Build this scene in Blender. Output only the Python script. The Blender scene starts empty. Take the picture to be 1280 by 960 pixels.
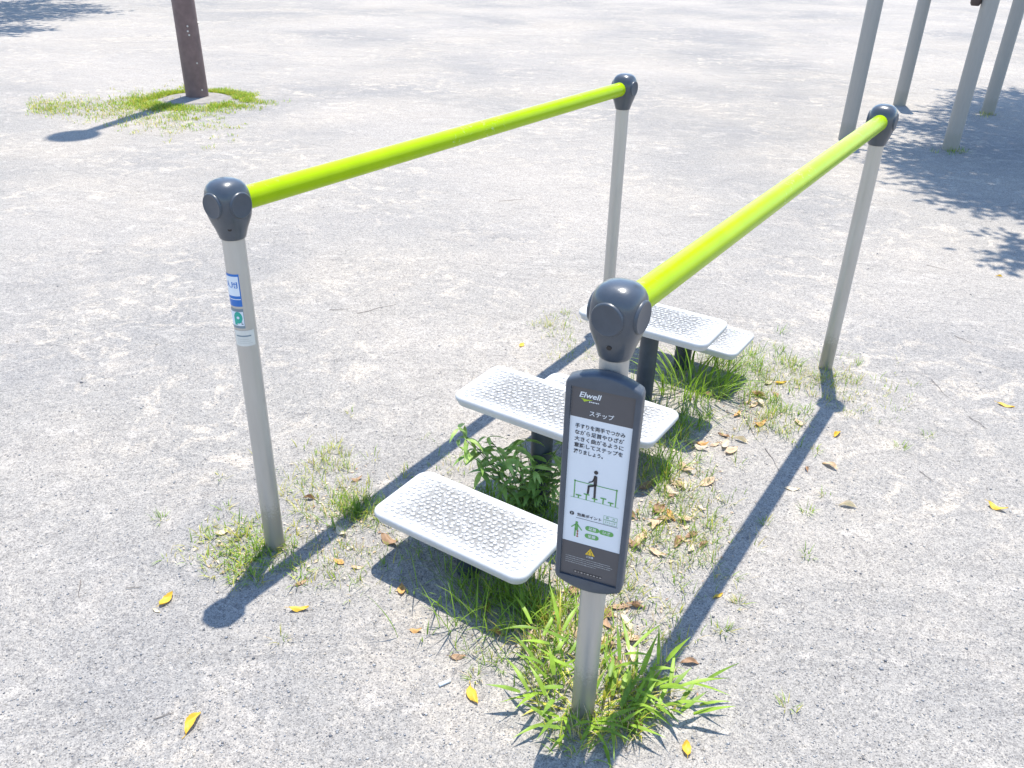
import bpy, math, random
import numpy as np
from mathutils import Vector, Matrix, noise
random.seed(7); RNG = np.random.default_rng(11)
PI = math.pi; R = math.radians
sc = bpy.context.scene; COL = sc.collection

# ------------------------------------------------------------------ camera
F_PX, PITCH, ROLL, CAM_H = 1037.85, 0.50626, 0.027815, 1.43726
_f = np.array([0, math.cos(PITCH), -math.sin(PITCH)]); _r = np.array([1.0, 0, 0]); _u = np.cross(_r, _f)
_c, _s = math.cos(ROLL), math.sin(ROLL)
_r, _u = _c*_r + _s*_u, -_s*_r + _c*_u
CAMP = np.array([0, 0, CAM_H])
cam = bpy.data.cameras.new('camera'); cam_o = bpy.data.objects.new('camera', cam); COL.objects.link(cam_o)
cam.sensor_width = 36; cam.sensor_fit = 'HORIZONTAL'; cam.lens = F_PX/1280*36; cam.clip_start = .02; cam.clip_end = 2000
M = Matrix([[_r[i], _u[i], -_f[i], CAMP[i]] for i in range(3)] + [[0, 0, 0, 1]]); cam_o.matrix_world = M
sc.camera = cam_o

def at(x, y, z=0.0):
    """world point at height z that the surveyed photo position (x, y) shows"""
    d = _f + _r*(x-640)/F_PX - _u*(y-480)/F_PX
    t = (z-CAM_H)/d[2]; q = CAMP + t*d
    return Vector(q)
def proj(P):
    d = np.array(P)-CAMP; z = d@_f
    return 640+F_PX*(d@_r)/z, 480-F_PX*(d@_u)/z

# ------------------------------------------------------------------ light
SUN_AZ, SUN_LEN = R(12.5), .29
sd = Vector((-math.sin(SUN_AZ)*SUN_LEN, -math.cos(SUN_AZ)*SUN_LEN, -1)).normalized()
sl = bpy.data.lights.new('sun', 'SUN'); sl.energy = 3.6; sl.angle = R(.53); sl.color = (1, .955, .87)
so = bpy.data.objects.new('sun', sl); COL.objects.link(so); so.rotation_euler = sd.to_track_quat('-Z', 'Y').to_euler()
so.location = (2, 6, 20)
w = bpy.data.worlds.new('World'); sc.world = w; w.use_nodes = True
nt = w.node_tree; bg = nt.nodes['Background']; sky = nt.nodes.new('ShaderNodeTexSky'); sky.sky_type = 'NISHITA'
sky.sun_disc = False; sky.sun_elevation = math.atan(1/SUN_LEN); sky.sun_rotation = SUN_AZ
sky.air_density = 1.0; sky.dust_density = .15; sky.ozone_density = 3.2
nt.links.new(sky.outputs[0], bg.inputs[0]); bg.inputs[1].default_value = .15
vs = sc.view_settings; vs.view_transform = 'Standard'; vs.look = 'None'; vs.gamma = 1; vs.exposure = 1.11; vs.use_curve_mapping = False

# ------------------------------------------------------------------ materials
def new_mat(name):
    m = bpy.data.materials.new(name); m.use_nodes = True
    return m, m.node_tree, m.node_tree.nodes['Principled BSDF']
def N(nt, t, **kw):
    n = nt.nodes.new(t)
    for k, v in kw.items():
        if k in n.bl_rna.properties: setattr(n, k, v)
        else: n.inputs[k].default_value = v
    return n
def ramp(nt, fac, stops):
    n = nt.nodes.new('ShaderNodeValToRGB'); e = n.color_ramp.elements
    while len(e) < len(stops): e.new(.5)
    for i, (p, c) in enumerate(stops):
        e[i].position = p; e[i].color = (*c, 1) if len(c) == 3 else c
    nt.links.new(fac, n.inputs[0]); return n.outputs[0]
def mix(nt, fac, a, b, mode='MIX'):
    n = nt.nodes.new('ShaderNodeMix'); n.data_type = 'RGBA'; n.blend_type = mode
    for s, v in ((n.inputs[0], fac), (n.inputs[6], a), (n.inputs[7], b)):
        if isinstance(v, (int, float)): s.default_value = v
        elif isinstance(v, tuple): s.default_value = (*v, 1)
        else: nt.links.new(v, s)
    return n.outputs[2]
def obj_co(nt):
    return nt.nodes.new('ShaderNodeTexCoord').outputs['Object']
def noise_n(nt, co, scale, detail=4, rough=.55, dist=0):
    n = N(nt, 'ShaderNodeTexNoise', Scale=scale, Detail=detail, Roughness=rough, Distortion=dist)
    nt.links.new(co, n.inputs['Vector']); return n.outputs[0]
def bump(nt, b, h, strength, dist):
    n = N(nt, 'ShaderNodeBump', Strength=strength, Distance=dist); nt.links.new(h, n.inputs['Height'])
    nt.links.new(n.outputs[0], b.inputs['Normal']); return n

def simple(name, col, rough=.5, metal=0, var=.12, scale=25, bumpd=0, spec=.5, coat=0):
    m, nt, b = new_mat(name); co = obj_co(nt)
    n = noise_n(nt, co, scale, 5)
    c = ramp(nt, n, [(.3, tuple(x*(1-var) for x in col)), (.7, tuple(min(1, x*(1+var)) for x in col))])
    nt.links.new(c, b.inputs['Base Color'])
    b.inputs['Roughness'].default_value = rough; b.inputs['Metallic'].default_value = metal
    b.inputs['Specular IOR Level'].default_value = spec
    if coat: b.inputs['Coat Weight'].default_value = coat; b.inputs['Coat Roughness'].default_value = .08
    if bumpd: bump(nt, b, noise_n(nt, co, scale*6, 3), .5, bumpd)
    return m
def leafmat(name, col, trans=.35, rough=.45, var=.3, scale=30):
    m, nt, b = new_mat(name); co = obj_co(nt)
    n = noise_n(nt, co, scale, 3)
    c = ramp(nt, n, [(.3, tuple(x*(1-var) for x in col)), (.7, tuple(min(1, x*(1+var)) for x in col))])
    nt.links.new(c, b.inputs['Base Color']); b.inputs['Roughness'].default_value = rough
    b.inputs['Specular IOR Level'].default_value = .35
    t = nt.nodes.new('ShaderNodeBsdfTranslucent')
    tc = mix(nt, 1.0, c, (1.0, 1.05, .6), 'MULTIPLY'); nt.links.new(tc, t.inputs[0])
    ms = nt.nodes.new('ShaderNodeMixShader'); ms.inputs[0].default_value = trans
    nt.links.new(b.outputs[0], ms.inputs[1]); nt.links.new(t.outputs[0], ms.inputs[2])
    nt.links.new(ms.outputs[0], nt.nodes['Material Output'].inputs[0]); return m

def ground_mat():
    m, nt, b = new_mat('decomposed_granite'); co = obj_co(nt)
    big = noise_n(nt, co, .55, 7, .55, .5); huge = noise_n(nt, co, .28, 3, .5, .3)
    mid = noise_n(nt, co, 3.2, 7, .65, .8)
    fine = noise_n(nt, co, 130, 3, .7)
    mp = nt.nodes.new('ShaderNodeMapping'); mp.inputs['Scale'].default_value = (1, 1.45, 1); mp.inputs['Rotation'].default_value = (0, 0, .35)
    nt.links.new(co, mp.inputs[0])
    scuff = noise_n(nt, mp.outputs[0], 5.5, 8, .66, 1.4)
    base = ramp(nt, big, [(.36, (.262, .250, .238)), (.5, (.300, .281, .258)), (.64, (.350, .318, .280))])
    base = mix(nt, ramp(nt, huge, [(.44, (0, 0, 0)), (.62, (.7, .7, .7))]), base, (.385, .352, .316))
    base = mix(nt, ramp(nt, mid, [(.52, (0, 0, 0)), (.74, (.7, .7, .7))]), base, (.40, .36, .315))
    base = mix(nt, ramp(nt, scuff, [(.56, (0, 0, 0)), (.70, (.75, .75, .75))]), base, (.44, .405, .365))
    base = mix(nt, ramp(nt, scuff, [(.28, (.5, .5, .5)), (.40, (0, 0, 0))]), base, (.18, .17, .163))
    worn_at = ramp(nt, noise_n(nt, co, 1.1, 3, .5, .4), [(.46, (0, 0, 0)), (.58, (1, 1, 1))])
    worn_f = ramp(nt, noise_n(nt, co, 8.5, 9, .72, .9), [(.52, (0, 0, 0)), (.60, (.85, .85, .85))])
    base = mix(nt, mix(nt, 1.0, worn_at, worn_f, 'MULTIPLY'), base, (.455, .405, .345))
    # grains
    v = N(nt, 'ShaderNodeTexVoronoi', Scale=400.0); nt.links.new(co, v.inputs['Vector'])
    sep = nt.nodes.new('ShaderNodeSeparateColor'); nt.links.new(v.outputs['Color'], sep.inputs[0])
    g1 = ramp(nt, sep.outputs[0], [(0, (.40, .40, .42)), (.13, (.68, .68, .69)), (.5, (1, 1, 1)), (.88, (1.17, 1.16, 1.14)), (1, (1.38, 1.36, 1.31))])
    v2 = N(nt, 'ShaderNodeTexVoronoi', Scale=120.0); nt.links.new(co, v2.inputs['Vector'])
    sep2 = nt.nodes.new('ShaderNodeSeparateColor'); nt.links.new(v2.outputs['Color'], sep2.inputs[0])
    g2 = ramp(nt, sep2.outputs[1], [(0, (.72, .72, .73)), (.25, (.95, .95, .95)), (.8, (1.04, 1.04, 1.04)), (1, (1.18, 1.16, 1.12))])
    col = mix(nt, .9, base, g1, 'MULTIPLY'); col = mix(nt, .75, col, g2, 'MULTIPLY')
    nt.links.new(col, b.inputs['Base Color']); b.inputs['Roughness'].default_value = .9; b.inputs['Specular IOR Level'].default_value = .2
    hgt = N(nt, 'ShaderNodeMath', operation='MULTIPLY_ADD'); nt.links.new(v.outputs['Distance'], hgt.inputs[0]); hgt.inputs[1].default_value = -120.0
    nt.links.new(fine, hgt.inputs[2])
    b1 = N(nt, 'ShaderNodeBump', Strength=.5, Distance=.0028); nt.links.new(fine, b1.inputs['Height'])
    b2 = N(nt, 'ShaderNodeBump', Strength=.45, Distance=.0016); nt.links.new(sep.outputs[1], b2.inputs['Height']); nt.links.new(b1.outputs[0], b2.inputs['Normal'])
    b3 = N(nt, 'ShaderNodeBump', Strength=.45, Distance=.025); nt.links.new(scuff, b3.inputs['Height']); nt.links.new(b2.outputs[0], b3.inputs['Normal'])
    wear = noise_n(nt, mp.outputs[0], 1.7, 5, .6, .8)
    b4 = N(nt, 'ShaderNodeBump', Strength=.6, Distance=.10); nt.links.new(wear, b4.inputs['Height']); nt.links.new(b3.outputs[0], b4.inputs['Normal'])
    nt.links.new(b4.outputs[0], b.inputs['Normal'])
    return m
M_ground = ground_mat()

def rail_mat():
    m, nt, b = new_mat('lime_rail_coating'); co = obj_co(nt)
    n = noise_n(nt, co, 14, 6, .6)
    c = ramp(nt, n, [(.3, (.31, .455, .0003)), (.7, (.355, .50, .0004))])
    sc1 = noise_n(nt, co, 38, 8, .75, .6)
    geo = nt.nodes.new('ShaderNodeNewGeometry')
    big_w = ramp(nt, noise_n(nt, co, 3.1, 2), [(.52, (0, 0, 0)), (.60, (1, 1, 1))]); worn = mix(nt, 1.0, ramp(nt, sc1, [(.57, (0, 0, 0)), (.66, (.5, .5, .5))]), big_w, 'MULTIPLY')
    c = mix(nt, worn, c, (.72, .78, .50))
    nt.links.new(c, b.inputs['Base Color']); b.inputs['Roughness'].default_value = .25
    b.inputs['Specular IOR Level'].default_value = .14; b.inputs['Coat Weight'].default_value = .0; b.inputs['Coat Roughness'].default_value = .1
    return m
def pole_mat(name='silver_paint', col=(.48, .45, .405), metal=.4, rough=.38):
    m, nt, b = new_mat(name); co = obj_co(nt)
    mp = nt.nodes.new('ShaderNodeMapping'); mp.inputs['Scale'].default_value = (1, 1, .12); nt.links.new(co, mp.inputs[0])
    n = noise_n(nt, mp.outputs[0], 60, 6, .6); n2 = noise_n(nt, co, 190, 6, .8, .5)
    c = ramp(nt, n, [(.3, tuple(x*.94 for x in col)), (.7, tuple(x*1.04 for x in col))])
    c = mix(nt, ramp(nt, n2, [(.68, (0, 0, 0)), (.74, (.55, .55, .55))]), c, (.2, .19, .18))
    sepx = nt.nodes.new('ShaderNodeSeparateXYZ'); nt.links.new(co, sepx.inputs[0])
    gz = N(nt, 'ShaderNodeMath', operation='MULTIPLY_ADD'); nt.links.new(n2, gz.inputs[0]); gz.inputs[1].default_value = -.22; nt.links.new(sepx.outputs[2], gz.inputs[2])
    grime = ramp(nt, gz.outputs[0], [(0.0, (.7, .7, .7)), (.035, (0, 0, 0))])
    c = mix(nt, grime, c, (.29, .27, .22))
    nt.links.new(c, b.inputs['Base Color']); b.inputs['Metallic'].default_value = metal
    nt.links.new(ramp(nt, n, [(.3, (rough-.06,)*3), (.7, (rough+.08,)*3)]), b.inputs['Roughness'])
    return m
def plate_mat():
    m, nt, b = new_mat('dirty_white_plastic'); co = obj_co(nt)
    n = noise_n(nt, co, 90, 8, .75, .3); n2 = noise_n(nt, co, 420, 3, .7); n3 = noise_n(nt, co, 9, 4)
    sp = nt.nodes.new('ShaderNodeSeparateXYZ'); nt.links.new(co, sp.inputs[0])
    def absdiv(o, d):
        a = N(nt, 'ShaderNodeMath', operation='ABSOLUTE'); nt.links.new(o, a.inputs[0])
        q = N(nt, 'ShaderNodeMath', operation='DIVIDE'); nt.links.new(a.outputs[0], q.inputs[0]); q.inputs[1].default_value = d; return q.outputs[0]
    mx = N(nt, 'ShaderNodeMath', operation='MAXIMUM'); nt.links.new(absdiv(sp.outputs[0], .2243), mx.inputs[0]); nt.links.new(absdiv(sp.outputs[1], .1121), mx.inputs[1])
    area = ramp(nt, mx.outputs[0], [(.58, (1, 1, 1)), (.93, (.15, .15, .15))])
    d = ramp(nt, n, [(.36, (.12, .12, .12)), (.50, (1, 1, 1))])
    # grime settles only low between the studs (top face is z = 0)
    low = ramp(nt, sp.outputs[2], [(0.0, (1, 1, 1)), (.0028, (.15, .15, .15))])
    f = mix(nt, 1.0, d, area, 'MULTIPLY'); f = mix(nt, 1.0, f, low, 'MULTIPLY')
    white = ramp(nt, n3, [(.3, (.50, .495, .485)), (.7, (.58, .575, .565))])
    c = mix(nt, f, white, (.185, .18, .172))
    nt.links.new(c, b.inputs['Base Color']); b.inputs['Roughness'].default_value = .5
    bump(nt, b, n2, .25, .0012); return m

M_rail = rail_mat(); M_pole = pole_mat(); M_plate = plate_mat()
M_cap = simple('charcoal_cap_plastic', (.058, .069, .085), .30, 0, .10, 40, .0004, .5, .25)
M_capd = simple('cap_disc_plastic', (.060, .071, .088), .36, 0, .08, 60, 0, .45)
M_dark = simple('screw_black', (.012, .012, .014), .4)
M_steppost = simple('charcoal_step_post', (.038, .050, .065), .5, 0, .15, 30)
M_frame = simple('sign_frame_grey', (.066, .078, .098), .42, 0, .10, 30, .0003)
M_white = simple('sign_white_print', (.70, .72, .75), .35, 0, .03, 12)
M_band = simple('sign_dark_print', (.085, .08, .085), .38, 0, .05, 20)
M_ink = simple('sign_ink', (.035, .032, .036), .4, 0, .05)
M_lett = simple('sign_white_letter', (.74, .75, .76), .4, 0, .03)
M_greenp = simple('sign_green_print', (.13, .36, .09), .4, 0, .05)
M_lime = simple('sign_lime_print', (.40, .52, .03), .4, 0, .05)
M_redp = simple('sign_red_print', (.42, .13, .06), .4, 0, .05)
M_yel = simple('sign_yellow_print', (.72, .47, .02), .4, 0, .05)
M_blue = simple('sticker_blue', (.02, .15, .48), .35, 0, .06)
M_stw = simple('sticker_white', (.68, .72, .76), .35, 0, .05)
M_teal = simple('sticker_green', (.02, .36, .27), .35, 0, .06)
M_stg = simple('sticker_grey', (.19, .24, .27), .4, 0, .05)
M_cream = simple('sticker_cream', (.64, .62, .56), .45, 0, .08)
M_brown = simple('brown_lamp_pole', (.165, .105, .096), .6, 0, .18, 18, .001)
M_conc = simple('concrete_footing', (.25, .225, .20), .9, 0, .25, 30, .003)
M_bolt = simple('pale_bolt', (.55, .52, .48), .4, .4)
M_globe = simple('lamp_globe', (.78, .78, .75), .3)
M_bigpole = pole_mat('grey_frame_paint', (.36, .325, .28), .0, .6)
M_clampb = simple('brown_clamp', (.07, .045, .04), .5)
M_clipy = simple('yellow_clip', (.70, .45, .01), .4)
G1 = leafmat('grass_lime', (.27, .41, .045)); G2 = leafmat('grass_green', (.19, .31, .04)); G3 = leafmat('grass_yellow', (.52, .48, .08)); G4 = leafmat('grass_straw', (.55, .43, .26), .2)
G5 = leafmat('weed_leaf', (.22, .36, .09), .36, .45); G6 = leafmat('weed_pale_leaf', (.36, .50, .15), .38); G7 = leafmat('weed_stem', (.12, .17, .05), .1)
LY = leafmat('leaf_yellow', (.74, .47, .055), .2, .5, .12); LT = leafmat('leaf_tan', (.64, .46, .30), .2, .55, .2, 60); LB = leafmat('leaf_brown', (.36, .22, .13), .12, .55, .25, 60); LO = leafmat('leaf_orange', (.62, .34, .12), .2, .5, .25, 60); LP = leafmat('leaf_pale', (.70, .58, .43), .2, .6, .14, 60)
M_twig = simple('twig_bark', (.15, .125, .11), .8)
M_bark = simple('tree_bark', (.16, .12, .09), .9, 0, .3, 12, .01)
TL1 = leafmat('tree_leaf', (.06, .12, .03), .25); TL2 = leafmat('tree_leaf_light', (.09, .16, .04), .25)

# ------------------------------------------------------------------ mesh helpers
class MB:
    def __init__(s): s.v = []; s.f = []; s.m = []
    def add(s, vs, fs, mi=0):
        o = len(s.v); s.v += [tuple(q) for q in vs]; s.f += [tuple(i+o for i in f) for f in fs]; s.m += [mi]*len(fs)
    def rings(s, rings, cap0=True, cap1=True, mi=0):
        n = len(rings[0]); vs = [q for r in rings for q in r]; fs = []
        for k in range(len(rings)-1):
            for i in range(n):
                j = (i+1) % n; fs.append((k*n+i, k*n+j, (k+1)*n+j, (k+1)*n+i))
        if cap0: fs.append(tuple(range(n-1, -1, -1)))
        if cap1: fs.append(tuple((len(rings)-1)*n+i for i in range(n)))
        s.add(vs, fs, mi)
    def tube(s, p0, p1, r0, r1=None, n=24, mi=0, extra=None):
        """round bar from p0 to p1; extra = [(t, r), ...] profile"""
        p0 = Vector(p0); p1 = Vector(p1); d = (p1-p0)
        q = d.to_track_quat('Z', 'Y'); prof = extra or [(0, r0), (1, r1 if r1 is not None else r0)]
        s.rings([[p0+d*t+q @ Vector((r*math.cos(2*PI*i/n), r*math.sin(2*PI*i/n), 0)) for i in range(n)] for t, r in prof], mi=mi)
    def path(s, pts, rad, n=6, mi=0):
        rr = []
        for i, q in enumerate(pts):
            a = Vector(pts[max(0, i-1)]); b = Vector(pts[min(len(pts)-1, i+1)]); qq = (b-a).to_track_quat('Z', 'Y')
            r = rad(i/(len(pts)-1)) if callable(rad) else rad
            rr.append([Vector(q)+qq @ Vector((r*math.cos(2*PI*k/n), r*math.sin(2*PI*k/n), 0)) for k in range(n)])
        s.rings(rr, mi=mi)
    def build(s, name, mats, parent=None, smooth=True, angle=38, loc=None):
        me = bpy.data.meshes.new(name); me.from_pydata(s.v, [], s.f)
        if not isinstance(mats, (list, tuple)): mats = [mats]
        for m in mats: me.materials.append(m)
        if len(mats) > 1: me.polygons.foreach_set('material_index', s.m)
        if smooth:
            me.polygons.foreach_set('use_smooth', [True]*len(me.polygons)); me.set_sharp_from_angle(angle=R(angle))
        me.update()
        o = bpy.data.objects.new(name, me); COL.objects.link(o)
        if parent: o.parent = parent
        if loc is not None: o.location = loc
        return o
def tag(o, label, cat, group=None, kind=None):
    if label: o['label'] = label
    if cat: o['category'] = cat
    if group: o['group'] = group
    if kind: o['kind'] = kind
    return o
def empty(name, loc, label, cat, group=None, rot=None):
    o = bpy.data.objects.new(name, None); COL.objects.link(o); o.location = loc; o.empty_display_size = .05
    if rot is not None: o.rotation_euler = rot
    return tag(o, label, cat, group)
def copy_tree(o, parent=None):
    c = o.copy(); COL.objects.link(c)
    if parent: c.parent = parent
    for ch in list(o.children): copy_tree(ch, c)
    return c

# ------------------------------------------------------------------ ground
g = MB(); S = 160
g.add([(-S, -S, 0), (S, -S, 0), (S, S, 0), (-S, S, 0)], [(0, 1, 2, 3)])
ground = g.build('ground', M_ground, smooth=False); ground['kind'] = 'structure'

def gravel(n):
    x = RNG.uniform(-2.2, 3.2, n*6); y = RNG.uniform(.85, 5.2, n*6)
    d = np.sqrt(x**2+y**2); keep = (RNG.random(n*6) < np.minimum(1, (1.35/d)**2.2)) & (np.abs(x) < .35+.75*y)
    x = x[keep][:n]; y = y[keep][:n]; n = len(x)
    base = np.array([(1, 0, 0), (0, 1, 0), (-1, 0, 0), (0, -1, 0), (0, 0, .75), (0, 0, -.5)], float)
    fc = np.array([(0, 1, 4), (1, 2, 4), (2, 3, 4), (3, 0, 4), (1, 0, 5), (2, 1, 5), (3, 2, 5), (0, 3, 5)])
    sz = RNG.gamma(3.0, .00036, n)+.0004
    V = base[None]*sz[:, None, None]*RNG.uniform(.65, 1.35, (n, 6, 1))
    a = RNG.uniform(0, 2*PI, n); ca, sa = np.cos(a)[:, None], np.sin(a)[:, None]
    vx = V[:, :, 0]*ca-V[:, :, 1]*sa+x[:, None]; vy = V[:, :, 0]*sa+V[:, :, 1]*ca+y[:, None]; vz = V[:, :, 2]+sz[:, None]*.25
    P = np.stack([vx, vy, vz], -1).reshape(-1, 3); Fc = (fc[None]+6*np.arange(n)[:, None, None]).reshape(-1, 3)
    me = bpy.data.meshes.new('gravel'); me.vertices.add(len(P)); me.vertices.foreach_set('co', P.ravel())
    me.loops.add(Fc.size); me.loops.foreach_set('vertex_index', Fc.ravel().astype(np.int32))
    me.polygons.add(len(Fc)); me.polygons.foreach_set('loop_start', np.arange(0, Fc.size, 3, dtype=np.int32))
    for c, nm in (((.25, .25, .26), 'grain_grey'), ((.38, .37, .36), 'grain_pale'), ((.13, .13, .14), 'grain_dark'), ((.40, .35, .29), 'grain_cream')):
        me.materials.append(simple(nm, c, .85, 0, .2, 60))
    mi = RNG.choice(4, n, p=[.42, .38, .08, .12]).repeat(8).astype(np.int32)
    me.polygons.foreach_set('material_index', mi); me.update(calc_edges=True); me.validate()
    o = bpy.data.objects.new('gravel', me); COL.objects.link(o)
    return tag(o, 'loose grey and cream gravel grains strewn over the ground', 'gravel', None, 'stuff')
gravel(45000)

# ------------------------------------------------------------------ handrails
TH = R(-32.417); EX = Vector((math.cos(TH), math.sin(TH), 0)); EY = Vector((-math.sin(TH), math.cos(TH), 0))
ZC, ZR = .827, .908
B1 = at(344, 682); T1 = at(292, 301, ZC)
B2 = at(728.3, 888); T2 = at(768, 449.6, ZC)
B4 = at(1031.7, 459); T4 = at(1094.8, 184, ZC)
B3 = Vector((.3963, 3.2600, 0)); T3 = at(778, 139, ZC)
PR = .0243
def sgn(x, p): return math.copysign(abs(x)**p, x)
def cap_mesh(mb, c, yaw):
    """rounded head: collar at the bottom, widest at rail height, domed top (c = centre of its lower rim)"""
    prof = [(.008, .0262, 2), (.010, .0278, 2), (.015, .0290, 2.05), (.030, .0330, 2.2), (.045, .0378, 2.5), (.058, .0408, 2.8), (.072, .0422, 3), (.086, .0425, 3), (.099, .0418, 2.9), (.111, .0402, 2.75), (.1215, .0360, 2.6), (.1290, .0290, 2.4), (.1335, .0185, 2.2), (.135, .006, 2)]
    n = 48; rr = []
    for z, r, e in prof:
        ring = []
        for i in range(n):
            a = 2*PI*i/n; x = r*sgn(math.cos(a), 2/e); y = r*sgn(math.sin(a), 2/e)
            ring.append(c+Vector((x*math.cos(yaw)-y*math.sin(yaw), x*math.sin(yaw)+y*math.cos(yaw), z)))
        rr.append(ring)
    mb.rings(rr)
def disc(mb, c, d, r=.0280):
    d = d.normalized()
    p = [(.024, r), (.0390, r), (.0415, r-.0004), (.0430, r-.0014), (.0437, r-.0030), (.0434, r-.0044), (.0431, r-.0064), (.0431, .001)]
    q = d.to_track_quat('Z', 'Y'); n = 40
    mb.rings([[c+d*h+q @ Vector((rad*math.cos(2*PI*i/n), rad*math.sin(2*PI*i/n), 0)) for i in range(n)] for h, rad in p])
def handrail(front, ftop, back, btop, label, screw_dir):
    root = empty('handrail', front, label, 'handrail', 'lime green handrails beside the steps'); O = Vector(front)
    posts = []; fwd = (btop-ftop).normalized()
    for (b, t) in ((front, ftop), (back, btop)):
        pm = MB(); pm.tube(Vector((0, 0, -.04)), (t-b)*1.03, PR, n=40)
        posts.append(pm.build('post', M_pole, root, loc=b-O))
    yaw = math.atan2(fwd.y, fwd.x)-PI/2
    for k, (t, out) in enumerate(((ftop, -fwd), (btop, fwd))):
        cm = MB(); cap_mesh(cm, Vector((0, 0, 0)), yaw)
        cp = cm.build('post_cap', M_cap, root, loc=t-O, angle=60)
        side = Vector((fwd.y, -fwd.x, 0)).normalized()
        for d in (out, side, -side):
            dm = MB(); disc(dm, Vector((0, 0, .085)), Vector((d.x, d.y, 0)))
            dm.build('cap_disc', M_capd, cp, angle=30)
        s = MB(); sdv = (screw_dir if k == 0 else out).normalized(); q0 = Vector((0, 0, .038))+sdv*.0308
        s.tube(q0, q0+sdv*.0062-Vector((0, 0, .0012)), .0042, .0042, 16); s.build('screw', M_dark, cp)
    rm = MB(); a = ftop+Vector((0, 0, .083)); b = btop+Vector((0, 0, .083)); rm.tube(a+fwd*.02-O, b-fwd*.02-O, .0250, n=48)
    rm.build('grab_rail', M_rail, root)
    return root, posts
H1, posts1 = handrail(B1, T1, B3, T3, 'left lime green handrail on two silver posts, its front post carrying stickers', -EY+EX)
H2, posts2 = handrail(B2, T2, B4, T4, 'right lime green handrail on two silver posts, its front post carrying the instruction sign', -EY+EX*.15)

# stickers on the front post of the left handrail: patches bent round the tube
def zat(base, top, py):
    lo, hi = 0, 1.2
    for _ in range(40):
        m = (lo+hi)/2; P = base+(top-base)*(m/top.z)
        if proj(P)[1] > py: lo = m
        else: hi = m
    return lo
def text_geo(body, size, bold=0, shear=0, align='CENTER', space=1, sx=1):
    c = bpy.data.curves.new('txt', 'FONT'); c.body = body; c.size = size; c.align_x = align; c.align_y = 'CENTER'; c.offset = bold; c.shear = shear; c.space_character = space
    c.resolution_u = 4; c.fill_mode = 'FRONT' if hasattr(c, 'fill_mode') else c.fill_mode
    o = bpy.data.objects.new('txt', c); COL.objects.link(o); dg = bpy.context.evaluated_depsgraph_get(); dg.update()
    me = o.evaluated_get(dg).to_mesh(); vs = [(v.co.x*sx, v.co.y) for v in me.vertices]; fs = [tuple(q.vertices) for q in me.polygons]
    o.evaluated_get(dg).to_mesh_clear(); bpy.data.objects.remove(o); bpy.data.curves.remove(c)
    return vs, fs
facing = math.atan2(-B1.y, -B1.x)           # direction from the post towards the photographer's side
lean = (T1-B1)/T1.z
def on_post(x, z, lift):
    """x metres round the post from the facing line (positive = to the right in view), z height"""
    a = facing+x/PR; r = PR+lift
    return lean*z+Vector((r*math.cos(a), r*math.sin(a), 0))
def bend_patch(mb, x0, x1, z0, z1, lift, mi=0, n=14):
    vs = []; 
    for i in range(n+1):
        x = x0+(x1-x0)*i/n; vs += [on_post(x, z0, lift), on_post(x, z1, lift)]
    mb.add(vs, [(2*i, 2*i+2, 2*i+3, 2*i+1) for i in range(n)], mi)
def bend_text(mb, s, size, x, z, lift, mi=0, bold=0):
    vs, fs = text_geo(s, size, bold); mb.add([on_post(x+a, z+b, lift) for a, b in vs], fs, mi)
P1post = posts1[0]
za, zb = zat(B1, T1, 338), zat(B1, T1, 378)
st = MB(); hz = za-zb
bend_patch(st, -.046, .000, zb, za, .0004, 0); bend_patch(st, -.0445, -.0022, zb+hz*.33, za-hz*.07, .0007, 1)
bend_text(st, '大人用', .0160, -.0275, zb+hz*.66, .0010, 0, .0003)
bend_patch(st, -.0445, -.002, zb+hz*.215, zb+hz*.24, .0007, 1)
t1 = MB(); st.build('sticker', [M_blue, M_stw], P1post)['label'] = 'blue and white sticker reading adult use'
za, zb = zat(B1, T1, 381), zat(B1, T1, 405); hz = za-zb
st = MB(); bend_patch(st, -.036, .000, zb, za, .0004, 2); bend_patch(st, -.035, -.001, zb+hz*.14, za-hz*.14, .0007, 1)
def bend_poly(mb, pts, lift, mi):
    n = len(pts); ca = sum(a for a, b in pts)/n; cb_ = sum(b for a, b in pts)/n; vs = [on_post(ca, cb_, lift)]
    for k in (.25, .5, .75, 1): vs += [on_post(ca+(a-ca)*k, cb_+(b-cb_)*k, lift) for a, b in pts]
    fs = [(0, 1+i, 1+(i+1) % n) for i in range(n)]
    for k in range(3): fs += [(1+k*n+i, 1+(k+1)*n+i, 1+(k+1)*n+(i+1) % n, 1+k*n+(i+1) % n) for i in range(n)]
    mb.add(vs, fs, mi)
cx, cz = -.013, zb+hz*.56
bend_poly(st, [(cx+.0095*math.cos(2*PI*i/24), cz+hz*.30*math.sin(2*PI*i/24)) for i in range(24)], .0010, 0)
bend_poly(st, [(cx-.0095, cz+hz*.1), (cx-.0095, cz-hz*.38), (cx-.003, cz-hz*.38), (cx-.003, cz-hz*.1)], .0011, 0)
bend_poly(st, [(cx+.0032*math.cos(2*PI*i/12), cz+hz*.07*math.sin(2*PI*i/12)) for i in range(12)], .0013, 1)
bend_patch(st, -.007, -.003, zb+hz*.2, zb+hz*.26, .001, 2); bend_patch(st, -.007, -.0055, zb+hz*.2, zb+hz*.36, .0011, 2)
st.build('sticker', [M_teal, M_stw, M_stg], P1post)['label'] = 'grey and white sticker with a green round mark'
za, zb = zat(B1, T1, 408), zat(B1, T1, 427); hz = za-zb
st = MB(); bend_patch(st, -.030, .0185, zb, za, .0004, 0); bend_patch(st, -.024, .010, zb+hz*.62, zb+hz*.70, .0007, 1)
for k in range(3): bend_patch(st, -.022, .012-.004*k, zb+hz*(.18+.13*k), zb+hz*(.20+.13*k), .0007, 2)
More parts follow.
